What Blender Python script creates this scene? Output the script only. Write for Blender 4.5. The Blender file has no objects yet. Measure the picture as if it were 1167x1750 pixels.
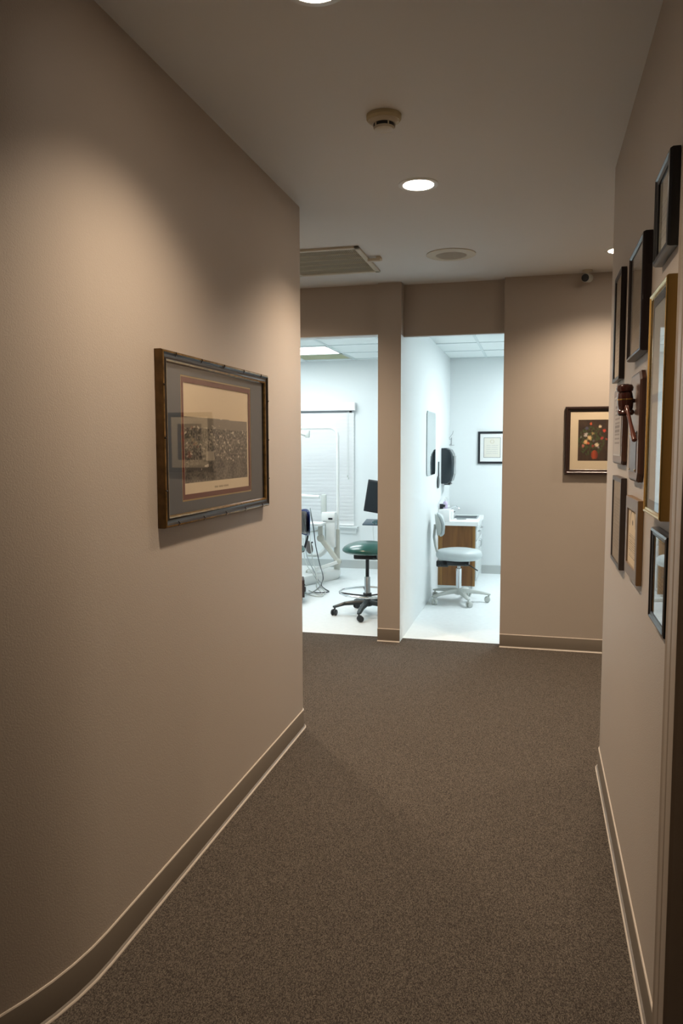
import bpy, bmesh, math, random
from mathutils import Vector, Matrix
random.seed(7)
R = math.radians
C = bpy.context.scene.collection

# ------------------------------------------------------------------ camera
FOC = 1300.0; W, H = 1167.0, 1750.0; EYE = 1.5
yaw = math.atan(332/FOC); pitch = math.atan(113/FOC); roll = R(0.14)
fw = Vector((-math.sin(yaw)*math.cos(pitch), math.cos(yaw)*math.cos(pitch), -math.sin(pitch)))
r0 = Vector((math.cos(yaw), math.sin(yaw), 0)); u0 = r0.cross(fw)
rt = r0*math.cos(roll) - u0*math.sin(roll); up = u0*math.cos(roll) + r0*math.sin(roll)
cam = bpy.data.cameras.new('camera'); cam_o = bpy.data.objects.new('camera', cam); C.objects.link(cam_o)
cam.sensor_fit = 'VERTICAL'; cam.sensor_height = 36; cam.lens = 36*FOC/H
cam.clip_start = 0.02
M = Matrix.Identity(4)
for i in range(3):
    M[i][0] = rt[i]; M[i][1] = up[i]; M[i][2] = -fw[i]
M[2][3] = EYE
cam_o.matrix_world = M
bpy.context.scene.camera = cam_o

def at(px, py, Y):
    d = fw + rt*((px-W/2)/FOC) - up*((py-H/2)/FOC)
    return Vector((0, 0, EYE)) + d*(Y/d.y)

# ------------------------------------------------------------------ materials
def mat(name, col, rough=0.6, metal=0.0, bump=None, var=None, coat=0.0, spec=0.5, trans=0.0):
    m = bpy.data.materials.new(name); m.use_nodes = True
    nt = m.node_tree; b = nt.nodes['Principled BSDF']
    b.inputs['Base Color'].default_value = (*col, 1)
    b.inputs['Roughness'].default_value = rough
    b.inputs['Metallic'].default_value = metal
    b.inputs['Coat Weight'].default_value = coat
    b.inputs['Specular IOR Level'].default_value = spec
    b.inputs['Transmission Weight'].default_value = trans
    tc = nt.nodes.new('ShaderNodeTexCoord')
    if var:      # (scale, amount)
        n = nt.nodes.new('ShaderNodeTexNoise'); n.inputs['Scale'].default_value = var[0]; n.inputs['Detail'].default_value = 4
        rp = nt.nodes.new('ShaderNodeValToRGB')
        k = var[1]
        rp.color_ramp.elements[0].position = .3; rp.color_ramp.elements[1].position = .7
        rp.color_ramp.elements[0].color = (*[c*(1-k) for c in col], 1)
        rp.color_ramp.elements[1].color = (*[min(1, c*(1+k)) for c in col], 1)
        nt.links.new(tc.outputs['Object'], n.inputs['Vector']); nt.links.new(n.outputs['Fac'], rp.inputs['Fac'])
        nt.links.new(rp.outputs['Color'], b.inputs['Base Color'])
    if bump:     # (scale, strength, distance)
        n = nt.nodes.new('ShaderNodeTexNoise'); n.inputs['Scale'].default_value = bump[0]; n.inputs['Detail'].default_value = 3
        bp = nt.nodes.new('ShaderNodeBump'); bp.inputs['Strength'].default_value = bump[1]; bp.inputs['Distance'].default_value = bump[2]
        nt.links.new(tc.outputs['Object'], n.inputs['Vector']); nt.links.new(n.outputs['Fac'], bp.inputs['Height'])
        nt.links.new(bp.outputs['Normal'], b.inputs['Normal'])
    return m

def emit(name, col, s):
    m = bpy.data.materials.new(name); m.use_nodes = True; nt = m.node_tree
    b = nt.nodes['Principled BSDF']; b.inputs['Emission Color'].default_value = (*col, 1); b.inputs['Emission Strength'].default_value = s
    b.inputs['Base Color'].default_value = (.8, .8, .8, 1)
    return m

def wood(name, c1, c2, rough=.4, scale=(40, 40, 3), coat=.2):
    m = mat(name, c1, rough, coat=coat); nt = m.node_tree; b = nt.nodes['Principled BSDF']
    tc = nt.nodes.new('ShaderNodeTexCoord'); mp = nt.nodes.new('ShaderNodeMapping'); mp.inputs['Scale'].default_value = scale
    n = nt.nodes.new('ShaderNodeTexNoise'); n.inputs['Scale'].default_value = 1; n.inputs['Detail'].default_value = 6; n.inputs['Distortion'].default_value = .6
    rp = nt.nodes.new('ShaderNodeValToRGB'); rp.color_ramp.elements[0].position = .35; rp.color_ramp.elements[1].position = .68
    rp.color_ramp.elements[0].color = (*c1, 1); rp.color_ramp.elements[1].color = (*c2, 1)
    nt.links.new(tc.outputs['Object'], mp.inputs['Vector']); nt.links.new(mp.outputs['Vector'], n.inputs['Vector'])
    nt.links.new(n.outputs['Fac'], rp.inputs['Fac']); nt.links.new(rp.outputs['Color'], b.inputs['Base Color'])
    return m

def glass_mat(name, ior=1.45, tint=(1, 1, 1)):
    m = bpy.data.materials.new(name); m.use_nodes = True; nt = m.node_tree; nt.nodes.clear()
    o = nt.nodes.new('ShaderNodeOutputMaterial'); mx = nt.nodes.new('ShaderNodeMixShader')
    t = nt.nodes.new('ShaderNodeBsdfTransparent'); t.inputs['Color'].default_value = (*tint, 1)
    g = nt.nodes.new('ShaderNodeBsdfGlossy'); g.inputs['Roughness'].default_value = 0.015
    f = nt.nodes.new('ShaderNodeFresnel'); f.inputs['IOR'].default_value = ior
    ge = nt.nodes.new('ShaderNodeNewGeometry'); e1_ = nt.nodes.new('ShaderNodeMath'); e1_.operation = 'MULTIPLY_ADD'; e1_.inputs[1].default_value = -2; e1_.inputs[2].default_value = 1
    e2_ = nt.nodes.new('ShaderNodeMath'); e2_.operation = 'POWER'; e2_.inputs[0].default_value = ior
    nt.links.new(ge.outputs['Backfacing'], e1_.inputs[0]); nt.links.new(e1_.outputs[0], e2_.inputs[1]); nt.links.new(e2_.outputs[0], f.inputs['IOR'])
    nt.links.new(f.outputs[0], mx.inputs[0]); nt.links.new(t.outputs[0], mx.inputs[1]); nt.links.new(g.outputs[0], mx.inputs[2])
    nt.links.new(mx.outputs[0], o.inputs['Surface'])
    return m

def attr_mat(name, rough=.7):
    m = mat(name, (.5, .5, .5), rough); nt = m.node_tree
    a = nt.nodes.new('ShaderNodeAttribute'); a.attribute_name = 'print'
    nt.links.new(a.outputs['Color'], nt.nodes['Principled BSDF'].inputs['Base Color'])
    return m

WALL = (.43, .375, .32)
m_wall = mat('taupe_wall_paint', WALL, .55, bump=(230, .35, .0016), var=(1.2, .02))
m_ceil = mat('ceiling_paint', (.72, .72, .71), .8, bump=(150, .15, .001))
m_white = mat('pale_room_paint', (.74, .785, .79), .55, bump=(200, .1, .001))
m_base = mat('taupe_cove_base', (.165, .138, .108), .5)
m_basew = mat('pale_cove_base', (.45, .48, .47), .5)
m_toe = mat('light_base_edge', (.62, .55, .47), .4)
m_trim = mat('taupe_trim_paint', (.40, .34, .28), .35)
m_doorb = mat('brown_door', (.24, .19, .14), .45, var=(6, .15))
m_tile = mat('ceiling_tile', (.78, .84, .84), .9, bump=(120, .3, .002))
m_grid = mat('ceiling_grid', (.62, .70, .71), .5)
m_offw = mat('off_white_plastic', (.62, .57, .46), .5)
m_cream = mat('yellowed_plastic', (.55, .48, .30), .5)
m_whitep = mat('white_plastic', (.78, .80, .78), .35)
m_greyp = mat('pale_grey_plastic', (.55, .58, .55), .4)
m_beige = mat('beige_grey_enamel', (.50, .50, .44), .4)
m_black = mat('black_plastic', (.012, .014, .018), .35)
m_dark = mat('dark_grey_plastic', (.03, .04, .045), .3)
m_chrome = mat('chrome', (.75, .78, .80), .12, 1)
m_steel = mat('steel', (.45, .47, .48), .3, 1)
m_green = mat('dark_green_vinyl', (.008, .085, .07), .28, coat=.3)
m_pad = mat('pale_grey_vinyl', (.50, .56, .57), .35, coat=.2)
m_glassp = glass_mat('picture_glass', 1.36)
m_glassr = glass_mat('picture_glass_soft', 1.25)
m_glassw = glass_mat('window_glass', 1.45)
m_blind = mat('white_blind', (.93, .94, .94), .5)
m_vinyl = mat('white_floor_vinyl', (.80, .85, .86), .35, var=(25, .03))
m_oak = wood('honey_oak', (.125, .046, .009), (.185, .076, .016), .45, (26, 26, 2.6), .05)
m_oakd = wood('dark_brown_wood', (.025, .008, .005), (.05, .016, .009), .55, coat=0)
m_oakl = wood('oak_edge', (.20, .09, .02), (.27, .13, .03), .45, (40, 40, 2), .05)
m_lam = mat('grey_white_laminate', (.58, .62, .62), .3)
m_counter = mat('white_counter', (.85, .87, .87), .25)
m_warm = emit('warm_lens', (1, .83, .66), 26)
m_cool = emit('cool_diffuser', (.90, .975, 1), 20)
m_cool2 = emit('cool_diffuser_soft', (.90, .975, 1), 11.5)
m_mirror = mat('mirror_silver', (.78, .84, .84), .02, 1)
m_paper = mat('cream_paper', (.70, .62, .48), .8)
m_print = attr_mat('printed_picture')

# carpet: tweedy loop pile
m_carpet = mat('tweed_carpet', (.1, .08, .07), .95, spec=.1)
nt = m_carpet.node_tree; b = nt.nodes['Principled BSDF']
tc = nt.nodes.new('ShaderNodeTexCoord'); mp = nt.nodes.new('ShaderNodeMapping'); mp.inputs['Rotation'].default_value = (0, 0, .7); mp.inputs['Scale'].default_value = (1, .55, 1)
v = nt.nodes.new('ShaderNodeTexVoronoi'); v.inputs['Scale'].default_value = 480
n2 = nt.nodes.new('ShaderNodeTexNoise'); n2.inputs['Scale'].default_value = 420; n2.inputs['Detail'].default_value = 2
rp = nt.nodes.new('ShaderNodeValToRGB'); e = rp.color_ramp.elements
e[0].position = 0; e[0].color = (.026, .021, .019, 1); e[1].position = 1; e[1].color = (.34, .29, .22, 1)
for p_, c_ in ((.3, (.046, .037, .031, 1)), (.55, (.10, .085, .071, 1)), (.78, (.165, .14, .11, 1))):
    k = e.new(p_); k.color = c_
sx = nt.nodes.new('ShaderNodeSeparateColor'); mx = nt.nodes.new('ShaderNodeMath'); mx.operation = 'MULTIPLY_ADD'; mx.inputs[1].default_value = .55
sb = nt.nodes.new('ShaderNodeMath'); sb.operation = 'MULTIPLY'; sb.inputs[1].default_value = .45
nt.links.new(tc.outputs['Object'], mp.inputs['Vector'])
for q in (v, n2): nt.links.new(mp.outputs['Vector'], q.inputs['Vector'])
nt.links.new(v.outputs['Color'], sx.inputs[0]); nt.links.new(n2.outputs['Fac'], sb.inputs[0])
nt.links.new(sx.outputs[0], mx.inputs[0]); nt.links.new(sb.outputs[0], mx.inputs[2])
nt.links.new(mx.outputs[0], rp.inputs['Fac']); nt.links.new(rp.outputs['Color'], b.inputs['Base Color'])
bp = nt.nodes.new('ShaderNodeBump'); bp.inputs['Strength'].default_value = .8; bp.inputs['Distance'].default_value = .004
nt.links.new(mx.outputs[0], bp.inputs['Height']); nt.links.new(bp.outputs['Normal'], b.inputs['Normal'])

# ------------------------------------------------------------------ mesh helpers
class MB:
    def __init__(s, org=(0, 0, 0)):
        s.bm = bmesh.new(); s.mi = 0; s.org = Vector(org)
    def _f(s, vs):
        try:
            f = s.bm.faces.new(vs); f.material_index = s.mi; return f
        except ValueError: return None
    def v(s, p): return s.bm.verts.new(Vector(p))
    def box(s, lo, hi, rot=None, piv=None):
        lo, hi = Vector(lo), Vector(hi)
        P = [Vector((x, y, z)) for z in (lo.z, hi.z) for y in (lo.y, hi.y) for x in (lo.x, hi.x)]
        if rot is not None:
            c = (lo+hi)/2 if piv is None else Vector(piv)
            P = [c + rot @ (p-c) for p in P]
        V = [s.v(p) for p in P]
        for q in ((0, 2, 3, 1), (4, 5, 7, 6), (0, 1, 5, 4), (2, 6, 7, 3), (0, 4, 6, 2), (1, 3, 7, 5)):
            s._f([V[i] for i in q])
        return s
    def rbox(s, lo, hi, r=.005, rot=None, piv=None, seg=2):
        t = bmesh.new(); lo, hi = Vector(lo), Vector(hi)
        bmesh.ops.create_cube(t, size=1)
        for w in t.verts: w.co = Vector([(lo[i]+hi[i])/2 + w.co[i]*(hi[i]-lo[i]) for i in range(3)])
        bmesh.ops.bevel(t, geom=list(t.edges), offset=r, segments=seg, affect='EDGES', profile=.5)
        if rot is not None:
            c = (lo+hi)/2 if piv is None else Vector(piv)
            for w in t.verts: w.co = c + rot @ (w.co-c)
        s.merge(t); return s
    def merge(s, t):
        mp = {w: s.v(w.co) for w in t.verts}
        for f in t.faces: s._f([mp[w] for w in f.verts])
        t.free()
    def lathe(s, prof, c=(0, 0, 0), seg=32, axis=None, sx=1, sy=1, cap=True):
        c = Vector(c); rot = Matrix.Identity(3) if axis is None else Vector((0, 0, 1)).rotation_difference(Vector(axis)).to_matrix()
        rings = []
        for (r, z) in prof:
            rings.append([s.v(c + rot @ Vector((r*math.cos(2*math.pi*i/seg)*sx, r*math.sin(2*math.pi*i/seg)*sy, z))) for i in range(seg)])
        for a, b_ in zip(rings, rings[1:]):
            for i in range(seg):
                j = (i+1) % seg; s._f([a[i], a[j], b_[j], b_[i]])
        if cap:
            s._f(rings[0][::-1]); s._f(rings[-1])
        return s
    def cyl(s, a, b_, r, r2=None, seg=20):
        a, b_ = Vector(a), Vector(b_); d = b_-a
        return s.lathe([(r, 0), (r if r2 is None else r2, d.length)], a, seg, d)
    def tube(s, pts, r, seg=10, closed=False, rs=None):
        pts = [Vector(p) for p in pts]; n = len(pts); rings = []; prev = None
        for i, p in enumerate(pts):
            if closed: t = pts[(i+1) % n]-pts[i-1]
            else: t = pts[min(i+1, n-1)]-pts[max(i-1, 0)]
            t.normalize()
            if prev is None:
                a = Vector((0, 0, 1)) if abs(t.z) < .9 else Vector((1, 0, 0)); x = t.cross(a).normalized()
            else:
                x = (prev - t*prev.dot(t)).normalized()
            prev = x; y = t.cross(x); rr = rs[i] if rs else r
            rings.append([s.v(p + x*rr*math.cos(2*math.pi*k/seg) + y*rr*math.sin(2*math.pi*k/seg)) for k in range(seg)])
        m = n if closed else n-1
        for i in range(m):
            a, b_ = rings[i], rings[(i+1) % n]
            for k in range(seg):
                j = (k+1) % seg; s._f([a[k], a[j], b_[j], b_[k]])
        if not closed: s._f(rings[0][::-1]); s._f(rings[-1])
        return s
    def prism(s, poly, z0, z1, front=None):
        lo = [s.v((x, y, z0)) for x, y in poly]; hi = [s.v((x, y, z1)) for x, y in poly]; n = len(poly)
        s._f(lo[::-1]); s._f(hi)
        for i in range(n):
            j = (i+1) % n; f = s._f([lo[i], lo[j], hi[j], hi[i]])
            if front and i in front and f: f.material_index = front[i]
        return s
    def sweep(s, path, prof, mats=None):
        """profile (off, z) swept along a 2D path; off is to the right-hand side of travel"""
        n = len(path); P = [Vector((x, y, 0)) for x, y in path]; rings = []
        for i in range(n):
            a = (P[i]-P[i-1]).normalized() if i else (P[1]-P[0]).normalized()
            b_ = (P[i+1]-P[i]).normalized() if i < n-1 else a
            t = (a+b_).normalized(); nn = Vector((t.y, -t.x, 0)); k = 1/max(.3, nn.dot(Vector((a.y, -a.x, 0))))
            rings.append([s.v(P[i] + nn*o*k + Vector((0, 0, z))) for o, z in prof])
        for i in range(n-1):
            for k in range(len(prof)-1):
                f = s._f([rings[i][k], rings[i+1][k], rings[i+1][k+1], rings[i][k+1]])
                if mats and f: f.material_index = mats[k]
        s._f(rings[0]); s._f(rings[-1][::-1])
        return s
    def frame(s, w, h, prof, mats=None):
        """rectangular picture frame in local x/z, centre at origin, wall at y=0, front at -y; prof (inset, depth)"""
        rings = []
        for o, d in prof:
            x, z = w/2-o, h/2-o
            rings.append([s.v((a*x, -d, c*z)) for a, c in ((-1, -1), (1, -1), (1, 1), (-1, 1))])
        for k in range(len(rings)-1):
            for i in range(4):
                j = (i+1) % 4; f = s._f([rings[k][i], rings[k][j], rings[k+1][j], rings[k+1][i]])
                if mats and f: f.material_index = mats[k]
        return s
    def build(s, name, m, parent=None, smooth=35, loc=None):
        bmesh.ops.recalc_face_normals(s.bm, faces=s.bm.faces)
        me = bpy.data.meshes.new(name); s.bm.to_mesh(me); s.bm.free()
        for x in (m if isinstance(m, (list, tuple)) else [m]): me.materials.append(x)
        if smooth:
            for p in me.polygons: p.use_smooth = True
            me.set_sharp_from_angle(angle=R(smooth))
        o = bpy.data.objects.new(name, me); C.objects.link(o)
        if parent: o.parent = parent
        if loc is not None: o.location = loc
        return o

def thing(name, label, cat, loc=(0, 0, 0), rz=0, group=None):
    o = bpy.data.objects.new(name, None); C.objects.link(o); o.empty_display_size = .05
    o.location = loc; o.rotation_euler = (0, 0, rz); return tag(o, label, cat, group)
def tag(o, label, cat, group=None):
    o['label'] = label; o['category'] = cat
    if group: o['group'] = group
    return o
def struct(o): o['kind'] = 'structure'; return o

# ------------------------------------------------------------------ shell
CE = 2.70
struct(MB().box((-4.2, -3.2, -.1), (4.2, 5.785, 0)).build('floor', m_carpet, smooth=0))
struct(MB().box((-4.6, 5.785, -.1), (3, 9.2, 0)).build('floor', m_vinyl, smooth=0))
struct(MB().box((-4.2, -3.2, CE), (4.2, 5.79, CE+.1)).build('ceiling', m_ceil, smooth=0))

# left wall: straight run, bullnose corner at the far end, a soft curve away near the viewer
LX = -1.18
arc = [(-1.18-.85+.85*math.cos(R(a)), 1.86-.85*math.sin(R(a))) for a in range(50, -1, -5)]
end = (arc[0][0]-1.15, arc[0][1]-.965)
bull = [(LX-.06+.06*math.cos(R(a)), 3.77+.06*math.sin(R(a))) for a in range(0, 91, 10)]
path_l = [end]+arc+bull
poly = [(-4.2, end[1])]+path_l+[(-4.2, 3.83)]
struct(MB().prism(poly, 0, CE).build('wall_left', m_wall, smooth=50))
base_prof = [(0, 0), (.016, 0), (.016, .003), (.012, .007), (.006, .011), (.005, .096), (.003, .1), (0, .1)]
base_m = [1, 1, 1, 0, 0, 1, 1]  # toe has a pale edge; the pale top lip is a highlight put into colour
struct(MB().sweep(path_l+[(-4.2, 3.83)], base_prof, base_m).build('baseboard_left', [m_base, m_toe], smooth=50))
# right wall with a door in it
RX = .31
bull = [(RX+.07-.07*math.cos(R(a)), 3.61+.07*math.sin(R(a))) for a in range(0, 91, 10)]
poly = [(4.2, -3.2), (RX, -3.2), (RX, .90), (RX+.10, .90), (RX+.10, 1.745), (RX, 1.745)]+bull+[(4.2, 3.68)]
struct(MB().prism(poly, 0, CE).build('wall_right', m_wall, smooth=50))
struct(MB().box((RX+.0, .90, 2.05), (RX+.10, 1.745, CE)).build('wall_right', m_wall, smooth=0))
struct(MB().sweep([(4.2, 3.68)]+bull[::-1]+[(RX, 1.835)], [(-o if 0 else o, z) for o, z in base_prof], base_m).build('baseboard_right', [m_base, m_toe], smooth=50))
# casing with a moulded profile (far leg, near leg, head)
def casing_leg(mb, y_out, y_in):
    s = 1 if y_in > y_out else -1
    pr = [(0, 0), (0, .016), (.010, .018), (.020, .014), (.026, .014), (.032, .017), (.050, .014), (.056, .010), (.062, .013), (.082, .010), (.090, .008), (.090, 0)]
    w = abs(y_in-y_out)
    lo = [mb.v((RX-d, y_out+s*o, 0)) for o, d in pr]; hi = [mb.v((RX-d, y_out+s*o, 2.11)) for o, d in pr]
    n = len(pr)
    for i in range(n-1): mb._f([lo[i], lo[i+1], hi[i+1], hi[i]])
    mb._f(lo); mb._f(hi[::-1])
mb = MB(); casing_leg(mb, 1.835, 1.745); casing_leg(mb, .847, .90); mb.box((RX-.016, .847, 2.05), (RX, 1.835, 2.11))
struct(mb.build('trim_1', m_trim, smooth=20))
mb = MB().box((RX+.06, .905, .005), (RX+.098, 1.74, 2.045))
for z0, z1 in ((.2, .95), (1.1, 1.9)):
    for y0, y1 in ((1.0, 1.3), (1.38, 1.68)): mb.rbox((RX+.052, y0, z0), (RX+.062, y1, z1), .004)
door = struct(mb.build('door_1', m_doorb))
mb = MB(); mb.lathe([(.028, 0), (.028, .006), (.01, .01), (.01, .035), (.026, .045), (.028, .06), (.018, .07)], (RX+.06, .98, 1.0), 24, (-1, 0, 0)); mb.build('door_handle', m_steel, door)
# back and side enclosure
struct(MB().box((-4.2, -3.3, 0), (4.2, -3.2, CE)).build('wall_back', m_wall, smooth=0))
struct(MB().box((-4.3, -3.3, 0), (-4.2, 5.79, CE)).build('wall_west', m_wall, smooth=0))
struct(MB().box((4.2, -3.3, 0), (4.3, 5.79, CE)).build('wall_east', m_wall, smooth=0))
# far wall pieces
FY = 5.70
struct(MB().prism([(-.24, FY), (4.2, FY), (4.2, 5.80), (-.24, 5.80)], 0, CE, {2: 1, 3: 0}).build('wall_far', [m_wall, m_white], smooth=0))
struct(MB().prism([(-4.2, FY), (-2.05, FY), (-2.05, 5.80), (-4.2, 5.80)], 0, CE, {2: 1, 1: 1}).build('wall_far', [m_wall, m_white], smooth=0))
# headers above the two openings
mb = MB()
mb.box((-.986, 5.765, 2.322), (-.24, 5.80, CE)); mb.box((-.9865, 5.6555, 2.322), (-.9845, 5.766, CE)); mb.mi = 1; mb.box((-.986, 5.766, 2.316), (-.24, 5.81, 2.322))
struct(mb.build('wall_header', [m_wall, m_white], smooth=0))
mb = MB()
mb.box((-2.05, 5.69, 2.335), (-1.16, 5.80, CE)); mb.mi = 1; mb.box((-2.05, 5.692, 2.329), (-1.16, 5.81, 2.335))
struct(mb.build('wall_header', [m_wall, m_white], smooth=0))
# partition: taupe end facing the hall, pale sides in the rooms
struct(MB().prism([(-1.16, 5.655), (-.986, 5.655), (-.986, 9.0), (-1.16, 9.02)], 0, CE, {1: 1, 3: 1}).build('wall_partition', [m_wall, m_white], smooth=0))
struct(MB().sweep([(-.986, 5.655), (-1.16, 5.655)][::-1], base_prof, base_m).build('baseboard_pillar', [m_base, m_toe], smooth=50))
struct(MB().sweep([(-.24, FY), (4.2, FY)], base_prof, base_m).build('baseboard_far', [m_base, m_toe], smooth=50))
bw = [(0, 0), (.008, 0), (.005, .01), (.005, .098), (0, .1)]
struct(MB().sweep([(-.986, 5.66), (-.986, 7.97)][::-1], bw).build('baseboard_partition', m_basew))
struct(MB().sweep([(-.6, 9.0), (1.5, 9.0)], bw).build('baseboard_right_room', m_basew))
struct(MB().sweep([(-4.5, 9.02), (-1.16, 9.02)], bw).build('baseboard_left_room', m_basew))
struct(MB().sweep([(-1.16, 9.02), (-1.16, 5.8)], bw).build('baseboard_left_room', m_basew))
# exam rooms: back walls, side walls, ceilings
struct(MB().box((-1.1, 9.0, 0), (1.6, 9.1, 2.7)).build('wall_right_room_back', m_white, smooth=0))
struct(MB().box((1.5, 5.8, 0), (1.6, 9.0, 2.7)).build('wall_right_room_side', m_white, smooth=0))
mb = MB()
WX0, WX1, WZ0, WZ1 = -3.35, -2.17, .53, 1.95
mb.box((-4.6, 9.02, 0), (WX0, 9.14, 2.7)); mb.box((WX1, 9.02, 0), (-1.1, 9.14, 2.7))
mb.box((WX0, 9.02, 0), (WX1, 9.14, WZ0)); mb.box((WX0, 9.02, WZ1), (WX1, 9.14, 2.7))
struct(mb.build('wall_left_room_back', m_white, smooth=0))
struct(MB().box((-4.6, 5.8, 0), (-4.5, 9.02, 2.7)).build('wall_left_room_side', m_white, smooth=0))
struct(MB().box((-.986, 5.80, 2.51), (1.5, 9.0, 2.54)).build('ceiling_right_room', m_tile, smooth=0))
struct(MB().box((-4.5, 5.80, 2.53), (-1.16, 9.02, 2.56)).build('ceiling_left_room', m_tile, smooth=0))
mb = MB()
for x in (-.575, .035, .645, 1.255): mb.box((x-.012, 5.80, 2.505), (x+.012, 9.0, 2.512))
for y in (6.40, 7.04, 7.68, 8.33, 8.97): mb.box((-.986, y-.012, 2.5045), (1.5, y+.012, 2.512))
struct(mb.build('trim_2', m_grid, smooth=0))
mb = MB()
for x in (-3.94, -3.33, -2.72, -2.105, -1.50): mb.box((x-.012, 5.80, 2.525), (x+.012, 9.02, 2.532))
for y in (6.42, 7.04, 7.66, 8.305, 8.90): mb.box((-4.5, y-.012, 2.5245), (-1.16, y+.012, 2.532))
struct(mb.build('trim_3', m_grid, smooth=0))

# window with sill, frame and glass
win = struct(MB().box((WX0, 9.10, WZ0), (WX1, 9.106, WZ1)).build('window_1', m_glassw, smooth=0))
mb = MB()
for lo, hi in (((WX0, 9.07, WZ0), (WX0+.045, 9.13, WZ1)), ((WX1-.045, 9.07, WZ0), (WX1, 9.13, WZ1)), ((WX0, 9.07, WZ0), (WX1, 9.13, WZ0+.045)), ((WX0, 9.07, WZ1-.045), (WX1, 9.13, WZ1)), ((WX0, 9.075, 1.22), (WX1, 9.125, 1.26))):
    mb.box(lo, hi)
mb.build('window_frame', m_whitep, win)
mb = MB(); mb.rbox((WX0-.08, 8.955, .50), (-2.09, 9.07, .522), .004)
poly = [(-2.10, 9.0), (-2.125, 9.0)]
mb.prism([(WX0-.07, 9.001), (WX0-.07, 9.021), (-2.115, 9.021), (-2.115, 9.001)], .432, .50)
mb.build('window_sill', m_white, win)

# blind
bl = thing('window_blind', 'closed white horizontal slat blind hanging over the left room window', 'blind', (-2.76, 8.99, .53))
o = Vector(bl.location)
mb = MB(); mb.rbox((-.66, -.055, 1.395), (.645, .03, 1.49), .006); mb.build('valance', m_blind, bl)
mb = MB(); N = 31
for i in range(N):
    z = .03+i*(1.36/N)
    mb.box((-.60, -.002, z-.024), (.62, .001, z+.024), Matrix.Rotation(R(24), 3, 'X'))
mb.build('slats', m_blind, bl, smooth=0)
mb = MB(); mb.rbox((-.60, -.012, 0), (.62, .012, .016), .004); mb.build('bottom_rail', m_blind, bl)
mb = MB(); mb.cyl((.55, -.03, .62), (.55, -.03, 1.40), .0015, seg=6); mb.cyl((.56, -.03, .60), (.56, -.03, 1.40), .0015, seg=6)
mb.lathe([(.002, .03), (.006, .02), (.007, 0)], (.55, -.03, .59), 10); mb.lathe([(.002, .03), (.006, .02), (.007, 0)], (.56, -.03, .565), 10)
mb.build('cord', m_greyp, bl)

# ------------------------------------------------------------------ ceiling fixtures
def downlight(x, y, label, power, wide=124):
    t = thing('recessed_downlight', label, 'ceiling light', (x, y, CE), group='recessed downlights in the hall ceiling')
    MB().lathe([(.070, -.001), (.070, -.004), (.088, -.005), (.093, -.002), (.093, 0)], cap=False, seg=48).build('trim_ring', m_whitep, t)
    MB().lathe([(.0705, -.003), (.0705, -.0045), (.04, -.006), (.001, -.0065)], seg=48).build('lens', m_warm, t)
    L = bpy.data.lights.new('downlight_lamp', 'SPOT'); L.energy = power; L.color = (1, .79, .59); L.spot_size = R(wide); L.spot_blend = .8; L.shadow_soft_size = .06
    lo = bpy.data.objects.new('downlight_lamp', L); C.objects.link(lo); lo.location = (x, y, CE-.02)
downlight(-.55, 3.60, 'glowing round downlight between the smoke detector and the round speaker', 122)
downlight(-.585, 2.02, 'glowing round downlight nearest the viewer, cut by the top edge of the photo', 86)
downlight(.478, 5.09, 'glowing downlight half hidden behind the corner of the right wall', 105, 140)
downlight(-1.6, -1.6, 'added unseen fill downlight in the hall ceiling far behind the viewer', 40)  # added lamp out of view, fills the foreground with light
downlight(-1.95, 4.75, 'downlight in the cross hall, hidden behind the left wall', 135, 155)
downlight(2.2, 5.09, 'added fill downlight in the cross hall, unseen behind the right wall', 105, 155)  # added lamp, never in view, raises the fill from the right

t = thing('smoke_detector', 'round yellowed smoke detector on the hall ceiling', 'smoke detector', (-.562, 2.84, CE))
MB().lathe([(.064, 0), (.064, -.012), (.058, -.020)], seg=40).build('base', m_cream, t)
MB().lathe([(.056, -.018), (.050, -.026), (.043, -.031)], seg=40).build('housing', m_offw, t)
MB().lathe([(.0385, -.030), (.0385, -.042)], seg=40, cap=False).build('vent_slot', m_black, t)
mb = MB().lathe([(.0385, -.041), (.035, -.049), (.02, -.053), (.002, -.054)], seg=40)
for k in range(5):
    a = 2*math.pi*k/5+.3; mb.cyl((.0385*math.cos(a), .0385*math.sin(a), -.043), (.0395*math.cos(a), .0395*math.sin(a), -.030), .003, seg=6)
mb.build('cap', m_offw, t)

t = thing('ceiling_speaker', 'round flush white speaker on the hall ceiling before the far wall', 'speaker', (-.543, 4.93, CE))
MB().lathe([(.155, 0), (.155, -.004), (.145, -.008), (.098, -.010), (.094, -.006)], seg=64, cap=False).build('bezel', m_offw, t)
MB().lathe([(.095, -.006), (.05, -.010), (.001, -.011)], seg=64).build('grille', mat('perforated_grille', (.42, .37, .29), .7, bump=(900, 1, .002)), t)

t = thing('air_vent', 'square beige slatted air return on the hall ceiling', 'vent', (-1.35, 4.91, CE))
mb = MB(); w, h = .29, .335
for lo, hi in (((-w, -h, -.014), (-w+.03, h, 0)), ((w-.03, -h, -.014), (w, h, 0)), ((-w, -h, -.014), (w, -h+.03, 0)), ((-w, h-.03, -.014), (w, h, 0))): mb.rbox(lo, hi, .003)
mb.build('frame', m_offw, t)
MB().box((-w+.02, -h+.02, -.003), (w-.02, h-.02, -.001)).build('filter', mat('vent_filter', (.13, .12, .09), .9, bump=(300, 1, .003)), t, smooth=0)
for i in range(5):
    y = -h+.03+(i+.5)*(2*h-.06)/5
    mb = MB()
    mb.box((-w+.025, y+.052, -.011), (w-.025, y+.060, -.002))
    for k in range(44):
        x = -w+.035+k*.0118; mb.box((x, y-.05, -.009), (x+.003, y+.052, -.003))
    mb.build('slat', mat('vent_slat', (.58, .54, .42), .6) if i == 0 else bpy.data.materials['vent_slat'], t, smooth=0)
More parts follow.
